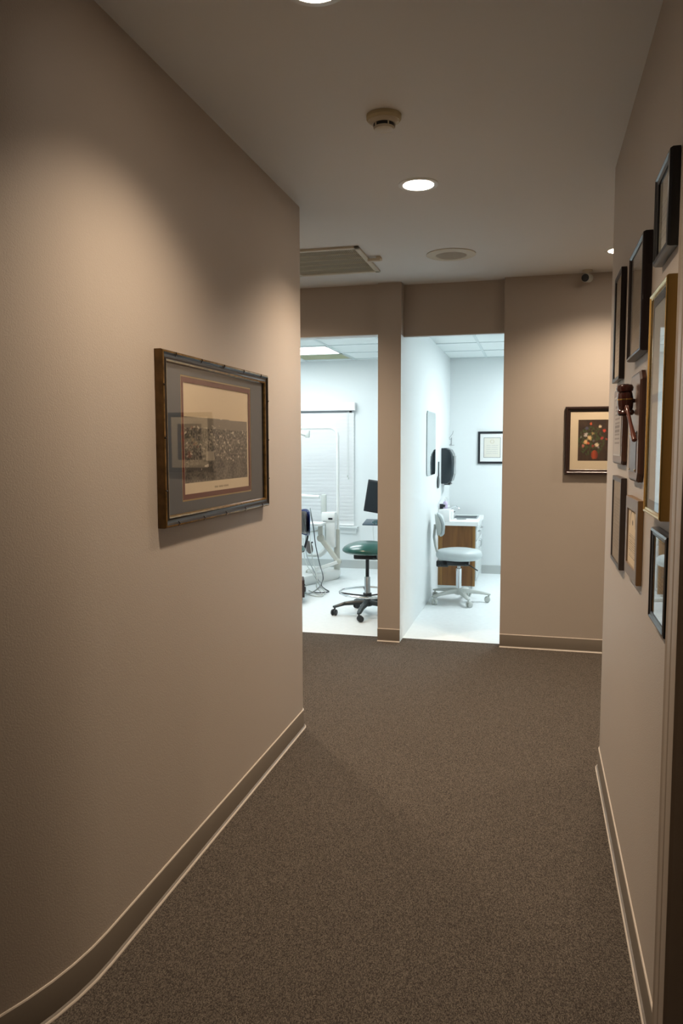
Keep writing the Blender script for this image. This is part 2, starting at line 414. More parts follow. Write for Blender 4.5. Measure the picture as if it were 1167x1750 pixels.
mb = MB(); mb.rbox((w-.005, -.06, -.03), (w+.075, -.03, -.012), .004); mb.rbox((w+.05, -.06, -.02), (w+.08, .0, -.0), .004); mb.build('latch', m_offw, t)

t = thing('security_camera', 'small dark-faced security camera hanging at the top of the far wall', 'security camera', (.318, 5.61, CE))
MB().lathe([(.034, 0), (.034, -.008), (.018, -.014), (.012, -.030)], seg=24).build('mount', m_offw, t)
d = Vector((-.42, -1, -.16)).normalized(); c0 = Vector((.01, .03, -.047))
MB().lathe([(.012, -.01), (.026, 0), (.029, .012), (.029, .082), (.027, .086)], c0-d*.02, 28, d).build('body', m_greyp, t)
MB().lathe([(.026, .0), (.026, .003), (.001, .003)], c0+d*.066, 28, d).build('lens', m_black, t)

# exam room ceiling lights
def panel(x0, x1, y0, y1, z, label, m_lit=None):
    t = thing('troffer_light', label, 'ceiling light', ((x0+x1)/2, (y0+y1)/2, z))
    w, h = (x1-x0)/2, (y1-y0)/2
    mb = MB()
    for lo, hi in (((-w, -h, -.012), (-w+.018, h, 0)), ((w-.018, -h, -.012), (w, h, 0)), ((-w, -h, -.012), (w, -h+.018, 0)), ((-w, h-.018, -.012), (w, h, 0))): mb.box(lo, hi)
    mb.build('frame', m_whitep, t, smooth=0)
    MB().box((-w+.016, -h+.016, -.009), (w-.016, h-.016, -.002)).build('diffuser', m_lit or m_cool, t, smooth=0)
panel(-3.318, -2.117, 7.672, 8.293, 2.531, 'bright rectangular ceiling light panel in the left room', m_cool2)
panel(-3.318, -2.117, 6.43, 7.03, 2.531, 'bright ceiling panel hidden behind the header of the left room', m_cool2)
panel(.047, .633, 7.05, 8.32, 2.511, 'bright ceiling panel hidden beside the opening of the right room')
t = thing('ceiling_air_grille', 'greenish air grille in the left room ceiling beside its light', 'vent', (-2.41, 8.57, 2.531))
mb = MB()
for lo, hi in (((-.295, -.24, -.01), (-.275, .24, 0)), ((.275, -.24, -.01), (.295, .24, 0)), ((-.295, -.24, -.01), (.295, -.22, 0)), ((-.295, .22, -.01), (.295, .24, 0))): mb.box(lo, hi)
mb.build('frame', m_greyp, t, smooth=0)
mb = MB()
for k in range(14): mb.box((-.275, -.21+k*.031, -.008), (.275, -.192+k*.031, -.002), Matrix.Rotation(R(25), 3, 'X'))
mb.box((-.28, -.225, -.0015), (.28, .225, -.0005))
mb.build('louvres', mat('olive_louvre', (.50, .52, .36), .6), t, smooth=0)

# ------------------------------------------------------------------ pictures
def sheet(w, h, fn, depth, nx, nz, parent, name='print', m=None, cx=0, cz=0):
    me = bpy.data.meshes.new(name); vs = []; fs = []; cols = []
    for j in range(nz+1):
        for i in range(nx+1):
            u, v_ = i/nx, j/nz; vs.append((cx-w/2+u*w, -depth, cz-h/2+v_*h)); cols.append(fn(u, v_))
    for j in range(nz):
        for i in range(nx):
            a = j*(nx+1)+i; fs.append((a, a+1, a+nx+2, a+nx+1))
    me.from_pydata(vs, [], fs); me.materials.append(m or m_print)
    ca = me.color_attributes.new('print', 'FLOAT_COLOR', 'POINT')
    for i, c in enumerate(cols): ca.data[i].color = (*c, 1)
    o = bpy.data.objects.new(name, me); C.objects.link(o); o.parent = parent
    return o

def rect_sheet(w, h, depth, m, parent, name, cx=0, cz=0, th=.0012):
    return MB().box((cx-w/2, -depth, cz-h/2), (cx+w/2, -depth+th, cz+h/2)).build(name, m, parent, smooth=0)

def ring_sheet(w, h, iw, ih, depth, m, parent, name, cx=0, cz=0, th=.0015):
    """mat board with a window cut in it; window offset cx, cz"""
    mb = MB(); x0, x1, z0, z1 = cx-iw/2, cx+iw/2, cz-ih/2, cz+ih/2
    for lo, hi in (((-w/2, -h/2), (x0, h/2)), ((x1, -h/2), (w/2, h/2)), ((x0, -h/2), (x1, z0)), ((x0, z1), (x1, h/2))):
        mb.box((lo[0], -depth, lo[1]), (hi[0], -depth+th, hi[1]))
    return mb.build(name, m, parent, smooth=0)

from mathutils import noise as NZ
def fbm(x, y, s, o=0, oc=5):
    return NZ.fractal(Vector((x*s, y*s, o)), 1.0, 2.0, oc)
def mixc(a, b_, t): t = max(0, min(1, t)); return tuple(a[i]*(1-t)+b_[i]*t for i in range(3))

# --- left print
town_pts = []
rr = random.Random(3)
for _ in range(170):
    u = rr.random(); v_ = .30+.33*rr.random()**1.2
    if abs(u-.62) < .4 or rr.random() < .5: town_pts.append((u, v_-.05*abs(u-.5), .003+.013*rr.random(), .003+.007*rr.random(), rr.random(), rr.uniform(-.5, .5)))
def town(u, v_):
    cream = (.62, .52, .36)
    if v_ < .105 or u < .012 or u > .975:
        c = cream
        if .035 < v_ < .048 and .42 < u < .64 and fbm(u, 0, 260, 4, 1) > -.05 and not (.475 < u < .487 or .555 < u < .565): c = (.32, .26, .17)
        return c
    hz = .70+.006*fbm(u, 0, 9, 1)-.01*u
    if v_ > hz: return mixc((.60, .49, .33), (.66, .55, .38), (v_-hz)*3+.2*fbm(u, v_, 3))
    n = fbm(u*1.6, v_*1.2, 38, 2, 6); n2 = fbm(u, v_, 9, 7, 4)
    base = .075+.17*n+.10*n2*abs(n2+.5)
    if v_ > hz-.10: base = .17+.02*n+.10*(v_-hz+.10)
    if v_ < .30: base = .075+.12*n+.06*n2+.15*(.3-v_)
    d = abs(v_-(.455-.06*math.sin(u*5)))
    if d < .10: base += (.10-d)*1.6*max(0, fbm(u, v_*2, 14, 9, 5)+.25)
    for (a, b2, w, h_, br, sl) in town_pts:
        du, dv = u-a, v_-b2-sl*(u-a)
        if abs(du) < w and abs(dv) < h_: base = .16+.36*br; break
    if abs(u-.28) < .055 and abs(v_-.24-.25*(u-.28)) < .012: base = .45
    if abs(u-.36) < .06 and abs(v_-.34) < .045: base = .27+.03*n
    if abs(u-.24) < .03 and abs(v_-.335) < .010: base = .02
    if .04 < u < .40 and abs(v_-.215-.02*math.sin(u*9)) < .018+.02*n: base = .05
    base = max(.02, base)
    return (base*1.0, base*.87, base*.66)

t = thing('framed_town_print', 'wide framed sepia town photograph with blue-grey mat on the left wall', 'picture', (LX, 2.715, 1.522), R(90))
FWd, FH = .985, .574
# local +x runs towards +y of the world, front faces +x of the world
gold = mat('antique_gold', (.27, .165, .055), .33, .85, var=(40, .5)); goldd = mat('dark_bronze', (.018, .013, .009), .3, .2, var=(50, .5))
brz = mat('bronze_edge', (.085, .046, .014), .4, .5, var=(30, .3))
mb = MB().frame(FWd, FH, [(.000, .001), (.000, .024), (.003, .029), (.008, .0305), (.012, .028), (.014, .025), (.022, .023), (.026, .024), (.030, .0265), (.035, .025), (.038, .018), (.038, .010)], [2, 2, 0, 1, 1, 1, 1, 1, 0, 0, 1])
mb.mi = 1
for s_ in (-1, 1):      # bamboo-like nodes carved across the moulding
    for i in range(5):
        x = -FWd/2+.09+i*.2; mb.tube([(x+s_*.004, -.0305, s_*(FH/2-.002)), (x+.006, -.0315, s_*(FH/2-.008)), (x, -.0285, s_*(FH/2-.016))], .0016, 6)
    for i in range(3):
        z = -FH/2+.12+i*.17; mb.tube([(s_*(FWd/2-.002), -.0305, z+.004), (s_*(FWd/2-.008), -.0315, z), (s_*(FWd/2-.016), -.0285, z+.003)], .0016, 6)
mb.build('frame', [gold, goldd, brz], t, 30)
m_bluemat = mat('blue_grey_mat', (.058, .070, .084), .85, bump=(700, .3, .0006))
pw, ph = .605, .385; ccx, ccz = -.012, .004
ring_sheet(FWd-.06, FH-.06, pw+.046, ph+.046, .0135, m_bluemat, t, 'mat_board', ccx, ccz)
ring_sheet(pw+.06, ph+.06, pw+.036, ph+.036, .0125, mat('gold_fillet', (.42, .29, .10), .35, .7), t, 'fillet', 0, 0).location = (ccx, 0, ccz)
ring_sheet(pw+.05, ph+.05, pw, ph, .0118, mat('maroon_mat', (.10, .020, .014), .8), t, 'inner_mat', 0, 0).location = (ccx, 0, ccz)
sheet(pw+.004, ph+.004, town, .0095, 260, 170, t, cx=ccx, cz=ccz)
rect_sheet(FWd-.07, FH-.07, .0165, m_glassp, t, 'glass', th=.0008)
rect_sheet(FWd-.02, FH-.02, .004, m_oakd, t, 'backing', th=.003)

# --- flower still life, generic bouquet
blobs = [(.40, .90, .035, (.62, .10, .03)), (.69, .83, .04, (.75, .60, .40)), (.83, .73, .045, (.60, .06, .03)), (.25, .63, .055, (.55, .48, .42)), (.37, .56, .065, (.72, .52, .25)),
         (.25, .46, .06, (.75, .45, .20)), (.33, .43, .04, (.65, .14, .05)), (.60, .39, .055, (.78, .62, .42)), (.17, .37, .04, (.55, .16, .12)), (.76, .55, .04, (.48, .04, .04)),
         (.90, .53, .03, (.35, .06, .03)), (.28, .79, .05, (.07, .07, .12)), (.47, .66, .04, (.35, .25, .10)), (.10, .58, .03, (.20, .20, .17)), (.65, .33, .03, (.22, .20, .22)), (.50, .49, .035, (.12, .10, .12)), (.48, .36, .04, (.30, .05, .03))]
def flowers(u, v_):
    n = fbm(u, v_, 7, 3, 5)
    c = mixc((.028, .014, .008), (.055, .030, .014), .5+n)
    # leaves
    d = math.hypot((u-.42)/.42, (v_-.48)/.36)
    if d < 1 and fbm(u, v_, 16, 5, 3) > .02: c = mixc(c, (.05, .075, .022), .9)
    # urn
    if .40 < u < .66 and .05 < v_ < .27:
        w = .11*math.sqrt(max(0, 1-((v_-.15)/.11)**2))
        if abs(u-.535) < w: c = mixc((.42, .065, .015), (.14, .02, .01), abs(u-.51)/.11)
    for a, b2, r_, col in blobs:
        q = math.hypot(u-a, (v_-b2)*1.33)
        rr_ = r_*1.25*(1+.5*fbm(u*3+a*9, v_*3+b2*7, 8, 1, 3))
        if q < rr_: c = mixc(col, c, (q/rr_)**3*.8+.25*max(0, fbm(u, v_, 45, 2, 2)))
    return c
def on_far(name, label, x0, x1, z0, z1, Y=FY):
    return thing(name, label, 'picture', ((x0+x1)/2, Y, (z0+z1)/2)), x1-x0, z1-z0
t, w, h = on_far('framed_flower_picture', 'dark framed flower still life with cream mat on the far wall', .197, .589, 1.291, 1.773)
m_mah = mat('dark_mahogany', (.022, .010, .008), .25, coat=.4)
MB().frame(w, h, [(0, .001), (0, .022), (.006, .028), (.016, .026), (.020, .018), (.030, .016), (.036, .012), (.036, .006)]).build('frame', m_mah, t, 25)
ring_sheet(w-.05, h-.05, .212, .290, .0105, mat('cream_mat', (.66, .56, .40), .8), t, 'mat_board', 0, .003)
sheet(.216, .294, flowers, .008, 90, 120, t, cz=.003)
rect_sheet(w-.06, h-.06, .0122, m_glassr, t, 'glass', th=.0008)
rect_sheet(w-.02, h-.02, .004, m_oakd, t, 'backing', th=.003)

# --- certificate in the right room
def seal_doc(u, v_):
    c = (.72, .70, .62); q = math.hypot(u-.5, (v_-.80)*1.3)
    if .09 < q < .125: c = (.60, .55, .42)
    if v_ < .62 and v_ > .12 and .15 < u < .85 and int(v_*30) % 3 == 0 and fbm(u, v_, 60, 1, 1) > -.1: c = (.55, .55, .52)
    return c
t, w, h = on_far('framed_certificate', 'black framed certificate with wide white mat in the right room', -.657, -.335, 1.290, 1.662, 9.0)
MB().frame(w, h, [(0, .001), (0, .02), (.004, .024), (.024, .020), (.026, .006)]).build('frame', m_black, t, 25)
ring_sheet(w-.03, h-.03, .192, .232, .0105, mat('white_mat', (.78, .80, .79), .8), t, 'mat_board', 0, 0)
ring_sheet(.20, .24, .184, .224, .0100, m_dark, t, 'fillet', 0, 0, .001)
sheet(.190, .230, seal_doc, .0085, 50, 60, t)
rect_sheet(w-.04, h-.04, .0125, m_glassr, t, 'glass', th=.0008)

# --- right wall collection (local +x runs towards -y of the world, front faces -x of the world)
def on_right(name, label, y0, y1, z0, z1, cat='picture', group=None):
    return thing(name, label, cat, (RX, (y0+y1)/2, (z0+z1)/2), R(-90), group), y1-y0, z1-z0
def lines_doc(bg, ink, top=.7, seal=False, arch=False):
    def f(u, v_):
        c = bg; n = fbm(u, v_, 4, 2, 2); c = tuple(x*(1+.04*n) for x in c)
        if .14 < v_ < top and .16 < u < .84:
            k = v_*26
            if k-int(k) < .45 and fbm(u, int(k), 40, 1, 1) > -.12: c = mixc(c, ink, .65)
        if arch:
            q = math.hypot((u-.5), (v_-.68)*1.0)
            if .27 < q < .33 and v_ > .68: c = mixc(c, ink, .55)
            if math.hypot(u-.5, v_-.76) < .05: c = mixc(c, ink, .9)
        if seal and math.hypot(u-.78, (v_-.14)*1.3) < .07: c = (.45, .30, .08)
        if min(u, 1-u) < .05 or min(v_, 1-v_) < .04:
            if min(u, 1-u) > .03 and min(v_, 1-v_) > .025: c = mixc(c, ink, .4)
        return c
    return f
m_wine = mat('dark_wine_wood', (.010, .0035, .004), .4, coat=.15)
m_char = mat('charcoal_moulding', (.010, .011, .014), .35, coat=.3)
m_greyw = mat('dark_walnut', (.035, .025, .022), .4, coat=.2)
m_wal = wood('walnut_plaque', (.040, .014, .008), (.075, .028, .014), .4, (60, 60, 5), .1)
m_walf = mat('walnut_sheen', (.16, .095, .070), .3, coat=.5)
m_brass = mat('polished_gold', (.62, .42, .14), .22, .9)
m_brasst = mat('satin_gold_edge', (.42, .27, .085), .38, .6)
m_oakg = mat('golden_oak_frame', (.20, .11, .04), .4)
m_oakg2 = mat('brown_oak_face', (.17, .12, .085), .4, coat=.2)

cream = (.52, .45, .34); ink = (.10, .08, .07)
# top right, stepped charcoal moulding
t, w, h = on_right('framed_certificate', 'dark stepped-frame certificate hung highest, cut by the right photo edge', 1.948, 2.175, 1.962, 2.186)
MB().frame(w, h, [(0, .001), (0, .018), (.003, .024), (.010, .026), (.013, .022), (.020, .020), (.022, .019), (.023, .012)]).build('frame', m_char, t, 25)
sheet(w-.04, h-.04, lines_doc((.50, .48, .38), ink), .0145, 40, 40, t, 'certificate')
rect_sheet(w-.042, h-.042, .0165, m_glassr, t, 'glass', th=.0008)
# tall dark frame
t, w, h = on_right('framed_certificate', 'large wine-dark frame with grey mat, between the topmost frame and the narrow farthest one', 2.363, 2.70, 1.772, 2.108)
MB().frame(w, h, [(0, .001), (0, .020), (.003, .027), (.008, .028), (.012, .024), (.014, .023), (.015, .014)]).build('frame', m_wine, t, 25)
ring_sheet(w-.026, h-.026, w-.11, h-.11, .0195, mat('warm_grey_mat', (.42, .38, .33), .8), t, 'mat_board')
sheet(w-.105, h-.105, lines_doc((.46, .38, .27), ink, .8), .0175, 50, 50, t, 'certificate')
rect_sheet(w-.028, h-.028, .0215, m_glassr, t, 'glass', th=.0008)
# far dark frame
t, w, h = on_right('framed_certificate', 'narrow wine-dark frame nearest the wall corner, upper row', 3.019, 3.262, 1.746, 2.152)
MB().frame(w, h, [(0, .001), (0, .020), (.003, .019), (.014, .018), (.015, .010)]).build('frame', m_wine, t, 25)
sheet(w-.026, h-.026, lines_doc((.50, .43, .32), ink), .0135, 40, 50, t, 'certificate')
rect_sheet(w-.028, h-.028, .0155, m_glassr, t, 'glass', th=.0008)
# gold frame
def gold_doc(u, v_):
    c = (.62, .66, .65)
    if .50 < v_ < .545: c = (.25, .35, .45)
    if u > .5 and .2 < v_ < .36 and fbm(u, v_, 6, 2, 3) > .15: c = (.42, .47, .58)
    if v_ > .56 and .2 < u < .8 and (v_*40) % 1 < .35 and fbm(u, int(v_*40), 30, 1, 1) > 0: c = (.52, .55, .55)
    return c
t, w, h = on_right('framed_certificate', 'tall shiny gold frame with blue mat, largest on the right wall', 1.898, 2.172, 1.322, 1.888)
MB().frame(w, h, [(0, .001), (0, .026), (.002, .029), (.005, .030), (.008, .029), (.010, .027), (.015, .026), (.016, .018)], [0, 1, 1, 1, 1, 1, 1]).build('frame', [m_brasst, m_brass], t, 25)
ring_sheet(w-.028, h-.028, w-.075, h-.075, .0225, mat('slate_blue_mat', (.12, .17, .23), .8), t, 'mat_board')
sheet(w-.07, h-.07, gold_doc, .0210, 50, 90, t, 'certificate')
rect_sheet(w-.03, h-.03, .0245, m_glassp, t, 'glass', th=.0008)
# small wall plaque (far) with a metal plate
def chamfer_plaque(t, w, h, d, m_side, m_front, ch=.03):
    P = [(-w/2, -h/2+ch), (-w/2, h/2-ch), (-w/2+ch, h/2), (w/2-ch, h/2), (w/2, h/2-ch), (w/2, -h/2+ch), (w/2-ch, -h/2), (-w/2+ch, -h/2)]
    mb = MB(); k = 1-2*.012/max(w, h)
    rings = []
    for sc, dd in ((1, .0015), (1, d-.006), (.965, d), (.94, d)):
        rings.append([mb.v((x*sc, -dd, z*sc)) for x, z in P])
    for a, b_ in zip(rings, rings[1:]):
        for i in range(8):
            f = mb._f([a[i], a[(i+1) % 8], b_[(i+1) % 8], b_[i]])
    f = mb._f(rings[-1]); f.material_index = 1; mb._f(rings[0][::-1])
    return mb.build('board', [m_side, m_front], t, 25)
t, w, h = on_right('award_plaque', 'plain walnut plaque with engraved silver plate, farther of the two plaques', 2.852, 3.177, 1.430, 1.712, 'plaque')
chamfer_plaque(t, w, h, .018, m_wal, m_walf, .012)
pt = rect_sheet(w*.78, h*.78, .0195, mat('brushed_plate', (.42, .38, .34), .45, .5), t, 'plate', th=.0014)
sheet(w*.74, h*.74, lines_doc((.40, .36, .33), ink, .9), .0197, 40, 40, t, 'engraving')
# gavel plaque
t, w, h = on_right('award_plaque', 'walnut plaque with mounted gavel and metal plate beside the gold frame', 2.404, 2.645, 1.388, 1.722, 'plaque')
chamfer_plaque(t, w, h, .018, m_wal, m_walf, .026)
pt = rect_sheet(w*.62, .125, .0195, mat('bronze_plate', (.14, .10, .085), .3, .7), t, 'plate', cz=-.075, th=.0015)
for sx_ in (-1, 1):
    for sz in (-1, 1): MB().lathe([(.003, 0), (.003, .002), (.001, .003)], (sx_*w*.29, -.0195, -.075+sz*.056), 8, (0, -1, 0)).build('screw', m_brass, pt)
# gavel: its head stands up the board, handle slopes down towards the viewer
m_gav = mat('dark_red_wood', (.055, .014, .010), .2, coat=.6)
m_gavh = mat('red_wood_handle', (.13, .038, .024), .22, coat=.6)
hc = Vector((.0, -.0455, .082)); ax = Vector((.05, -.06, 1)).normalized()
gm = MB().lathe([(.010, -.046), (.021, -.045), (.026, -.038), (.024, -.030), (.020, -.027), (.022, -.022), (.0235, -.01), (.0235, .01), (.022, .022), (.020, .027), (.024, .030), (.026, .040), (.022, .048), (.010, .052)], hc, 28, ax)
gh = gm.build('gavel_head', m_gav, t, 40)
hd = (Vector((.092, -.0275, -.034))-hc).normalized()
MB().lathe([(.0085, -.01), (.010, .022), (.0075, .03), (.006, .045), (.0055, .09), (.0072, .125), (.0085, .145), (.008, .157), (.005, .160)], hc, 18, hd).build('gavel_handle', m_gavh, t, 40)
MB().lathe([(.0237, -.002), (.0241, 0), (.0237, .002)], hc+ax*.005, 28, ax, cap=False).build('gavel_band', m_brass, gh, 40)
MB().cyl(hc, hc+Vector((0, .029, 0)), .006).build('gavel_mount', m_gav, t)
# lower row
t, w, h = on_right('framed_certificate', 'plain dark walnut frame nearest the wall corner, lower row', 2.827, 3.134, 1.058, 1.384)
MB().frame(w, h, [(0, .001), (0, .018), (.002, .020), (.016, .020), (.017, .012)]).build('frame', m_greyw, t, 25)
sheet(w-.035, h-.035, lines_doc((.44, .39, .31), ink, .8), .0155, 40, 50, t, 'certificate')
rect_sheet(w-.032, h-.032, .0175, m_glassr, t, 'glass', th=.0008)
t, w, h = on_right('award_certificate', 'small golden oak framed certificate with dark script and arch below the gavel', 2.377, 2.672, 1.083, 1.336)
MB().frame(w, h, [(0, .001), (0, .016), (.002, .018), (.038, .018), (.039, .006)], [0, 1, 1, 1]).build('frame', [m_oakg, m_oakg2], t, 25)
sheet(w-.07, h-.07, lines_doc((.60, .48, .31), (.05, .04, .03), .55, arch=True), .0130, 90, 100, t, 'certificate')
t, w, h = on_right('framed_certificate', 'small black stepped frame beside the door casing, below the gold frame', 1.839, 2.080, 1.056, 1.292)
MB().frame(w, h, [(0, .001), (0, .014), (.002, .020), (.008, .0225), (.011, .019), (.017, .018), (.019, .017), (.020, .010)]).build('frame', m_char, t, 25)
sheet(w-.035, h-.035, lines_doc((.40, .33, .24), ink, .8), .0120, 50, 50, t, 'certificate')
MB().frame(w-.042, h-.042, [(0, .0125), (0, .0148), (.004, .0148), (.004, .0125)]).build('fillet', m_brass, t, 25)
rect_sheet(w-.040, h-.040, .0158, m_glassp, t, 'glass', th=.0008)

# ------------------------------------------------------------------ right exam room
CY, CX = 7.98, -.59       # end panel plane, front plane
cb = thing('sink_cabinet', 'honey oak sink cabinet with pale front under the white counter', 'cabinet', (-.986, CY, 0))
z1 = .663; dpt = .386; ln = .83
MB().box((.0, .004, .0), (dpt-.035, ln, .075)).build('toe_kick', m_lam, cb, smooth=0)
mb = MB(); mb.box((0, .0, .028), (dpt, .018, z1)); mb.build('side_panel', m_oak, cb, smooth=0)
mb = MB()
mb.rbox((.0, -.006, .028), (.045, .001, z1), .002); mb.rbox((dpt-.028, -.006, .028), (dpt, .001, z1), .002)
mb.build('stile', m_oakl, cb)
MB().box((0, .018, .075), (dpt-.006, ln, .50)).build('body', m_lam, cb, smooth=0)
MB().box((dpt-.02, .018, .50), (dpt-.006, ln, z1)).build('front_rail', m_lam, cb, smooth=0)
for i in range(2):
    y0 = .025+i*.402
    d = MB().rbox((dpt-.006, y0, .085), (dpt+.012, y0+.395, .50), .003).build('door', m_lam, cb)
    MB().tube([(dpt+.012, y0+(.33 if i == 0 else .06), .40), (dpt+.035, y0+(.33 if i == 0 else .06), .405), (dpt+.035, y0+(.33 if i == 0 else .06), .47), (dpt+.012, y0+(.33 if i == 0 else .06), .475)], .004, 8).build('handle', m_steel, d)
    d = MB().rbox((dpt-.006, y0, .51), (dpt+.012, y0+.395, .655), .003).build('drawer', m_lam, cb)
    MB().tube([(dpt+.012, y0+.15, .59), (dpt+.035, y0+.155, .59), (dpt+.035, y0+.24, .59), (dpt+.012, y0+.245, .59)], .004, 8).build('handle', m_steel, d)
# worktop with a real cut-out for the basin
wt = thing('worktop', 'white worktop with raised splash edge on the oak cabinet', 'worktop', (-.986, CY, z1))
X1 = .415; Y1 = .845; th = .043
sx0, sx1, sy0, sy1 = .11, .365, .40, .70
mb = MB()
for lo, hi in (((0, -.012), (sx0, Y1)), ((sx1, -.012), (X1, Y1)), ((sx0, -.012), (sx1, sy0)), ((sx0, sy1), (sx1, Y1))): mb.box((lo[0], lo[1], .001), (hi[0], hi[1], th))
mb.build('slab', m_counter, wt, smooth=0)
MB().rbox((.001, -.010, th), (.118, .14, th+.128), .006).build('splash_end', m_counter, wt)
MB().rbox((.001, .14, th), (.03, Y1, th+.10), .004).build('splash_back', m_counter, wt)
t = thing('sink_basin', 'stainless sink basin set in the white worktop', 'sink', (-.986, CY, z1+.043))
mb = MB(); zb = -.13
P = [(sx0, sy0), (sx1, sy0), (sx1, sy1), (sx0, sy1)]
rings = [[mb.v((x+(dx if x < .2 else -dx), y+(dx if y < .5 else -dx), z)) for x, y in P] for dx, z in ((-.012, .001), (-.012, .004), (.004, .004), (.008, 0), (.02, zb+.01), (.04, zb))]
for a, b_ in zip(rings, rings[1:]):
    for i in range(4): mb._f([a[i], a[(i+1) % 4], b_[(i+1) % 4], b_[i]])
mb._f(rings[-1]); mb.build('basin', mat('dull_steel', (.34, .37, .39), .35, .7), t, 25)
MB().lathe([(.022, 0), (.022, .003), (.01, .002)], ((sx0+sx1)/2, (sy0+sy1)/2, zb+.001), 20).build('drain', m_chrome, t)
t = thing('faucet', 'small chrome faucet behind the sink basin', 'faucet', (-.92, 8.45, z1+.043))
MB().lathe([(.026, 0), (.026, .006), (.014, .016), (.012, .07)], seg=20).build('base', m_chrome, t)
MB().tube([(0, 0, .05), (.01, 0, .09), (.04, -.02, .115), (.08, -.04, .125), (.105, -.05, .11), (.11, -.055, .095)], .009, 12).build('spout', m_chrome, t)
for s_ in (-1, 1):
    k = MB().lathe([(.016, 0), (.014, .02), (.009, .03), (.009, .04)], (0, s_*.06, 0), 16).build('tap', m_chrome, t)
    MB().tube([(0, s_*.06, .042), (.03, s_*.06, .05), (.055, s_*.065, .06)], .005, 8).build('lever', m_dark, k)
t = tag(MB().lathe([(.05, 0), (.055, .006), (.05, .008), (.04, .003)], (0, 0, 0), 28, sy=.5).build('soap_dish', m_steel, loc=(-.77, 8.255, z1+.044)), 'flat oval grey dish lying on the worktop in front of the sink', 'dish')
# items on the splash end
t = thing('lotion_bottle', 'pale lilac pump bottle on the raised counter end', 'bottle', (-.925, 8.085, z1+.172))
MB().lathe([(.022, 0), (.024, .004), (.024, .062), (.018, .072), (.010, .078)], seg=20).build('body', mat('lilac_plastic', (.58, .50, .68), .35), t)
MB().cyl((0, 0, .078), (0, 0, .100), .009, seg=12).build('collar', m_whitep, t)
MB().tube([(0, 0, .10), (0, 0, .118), (.03, -.005, .115)], .0045, 8).build('pump', m_whitep, t)
t = thing('black_clamp_holder', 'small black block-shaped holder at the wall end of the worktop', 'holder', (-.954, 8.02, z1+.172))
MB().rbox((-.022, -.02, 0), (.014, .02, .052), .004).build('block', m_black, t)
MB().lathe([(.004, 0), (.014, .004), (.014, .018), (.004, .022)], (.012, 0, .032), 14, (1, 0, 0)).build('knob', m_black, t)
t = thing('white_jar', 'small white lidded jar behind the splash end', 'jar', (-.88, 8.22, z1+.0435))
MB().lathe([(.030, 0), (.032, .004), (.032, .075), (.028, .082)], seg=20).build('body', m_whitep, t)
MB().lathe([(.030, .082), (.031, .085), (.030, .105), (.01, .108)], seg=20).build('lid', m_blind, t)
# mirror
t = thing('wall_mirror', 'frameless rectangular mirror on the partition wall of the right room', 'mirror', (-.986, 7.345, 1.52))
w2, h2 = .308, .302
mb = MB(); c_ = .03
P = [(-w2, -h2+c_), (-w2, h2-c_), (-w2+c_, h2), (w2-c_, h2), (w2, h2-c_), (w2, -h2+c_), (w2-c_, -h2), (-w2+c_, -h2)]
a = [mb.v((.002, y, z)) for y, z in P]; b_ = [mb.v((.007, y, z)) for y, z in P]
for i in range(8): mb._f([a[i], a[(i+1) % 8], b_[(i+1) % 8], b_[i]])
mb._f(a[::-1]); f = mb._f(b_); f.material_index = 1
mb.build('glass', [mat('green_glass_edge', (.05, .12, .11), .2), m_mirror], t, 0)
MB().box((.0005, -.2, -.2), (.002, .2, .2)).build('backing', m_dark, t, smooth=0)
# towel dispenser
t = thing('towel_dispenser', 'black smoked paper towel dispenser on the partition wall above the sink', 'dispenser', (-.986, 8.32, 1.09))
prof = [(.002, .0), (.075, .0), (.112, .03), (.128, .09), (.130, .22), (.120, .32), (.095, .365), (.05, .385), (.002, .385)]
mb = MB(); yy = (-.14, -.125, .125, .14); rg = []
for q, y in enumerate(yy):
    k = .88 if q in (0, 3) else 1
    rg.append([mb.v((x*k if x > .01 else x, y, .19+(z-.19)*(.965 if k < 1 else 1))) for x, z in prof])
for a, b_ in zip(rg, rg[1:]):
    for i in range(len(prof)-1): mb._f([a[i], a[i+1], b_[i+1], b_[i]])
mb._f(rg[0]); mb._f(rg[-1][::-1]); mb.build('cover', mat('smoked_plastic', (.015, .024, .030), .25, coat=.2), t, 30)
MB().rbox((.03, -.1, -.012), (.095, .1, .002), .003).build('towel_slot', m_black, t)
MB().rbox((.128, -.10, .10), (.136, .10, .30), .003).build('window', m_steel, t)
# hanging hand mirror (edge on)
t = thing('hand_mirror', 'dark hand mirror hanging on the wall between mirror and towel dispenser', 'hand mirror', (-.986, 7.88, 1.06))
MB().lathe([(.001, 0), (.06, .001), (.062, .010), (.05, .014), (.001, .015)], (.004, 0, .065), 28, (1, 0, 0), sx=1.05).build('head', m_dark, t, 40)
MB().rbox((.006, -.010, .12), (.018, .010, .275), .004).build('handle', m_dark, t)
# coat hook on the back wall
t = thing('wire_coat_hook', 'thin wire coat hook near the corner above the towel dispenser', 'hook', (-.965, 9.0, 1.50))
MB().box((-.004, -.004, .0), (.004, -.0005, .095)).build('plate', m_steel, t, smooth=0)
MB().tube([(.0, -.004, .085), (-.03, -.05, .065), (-.01, -.07, .10), (.02, -.075, .14), (.026, -.07, .17)], .0035, 8).build('upper_prong', m_steel, t)
MB().tube([(.0, -.004, .02), (-.03, -.045, .005), (.0, -.06, .002), (.04, -.06, .006)], .0035, 8).build('lower_prong', m_steel, t)

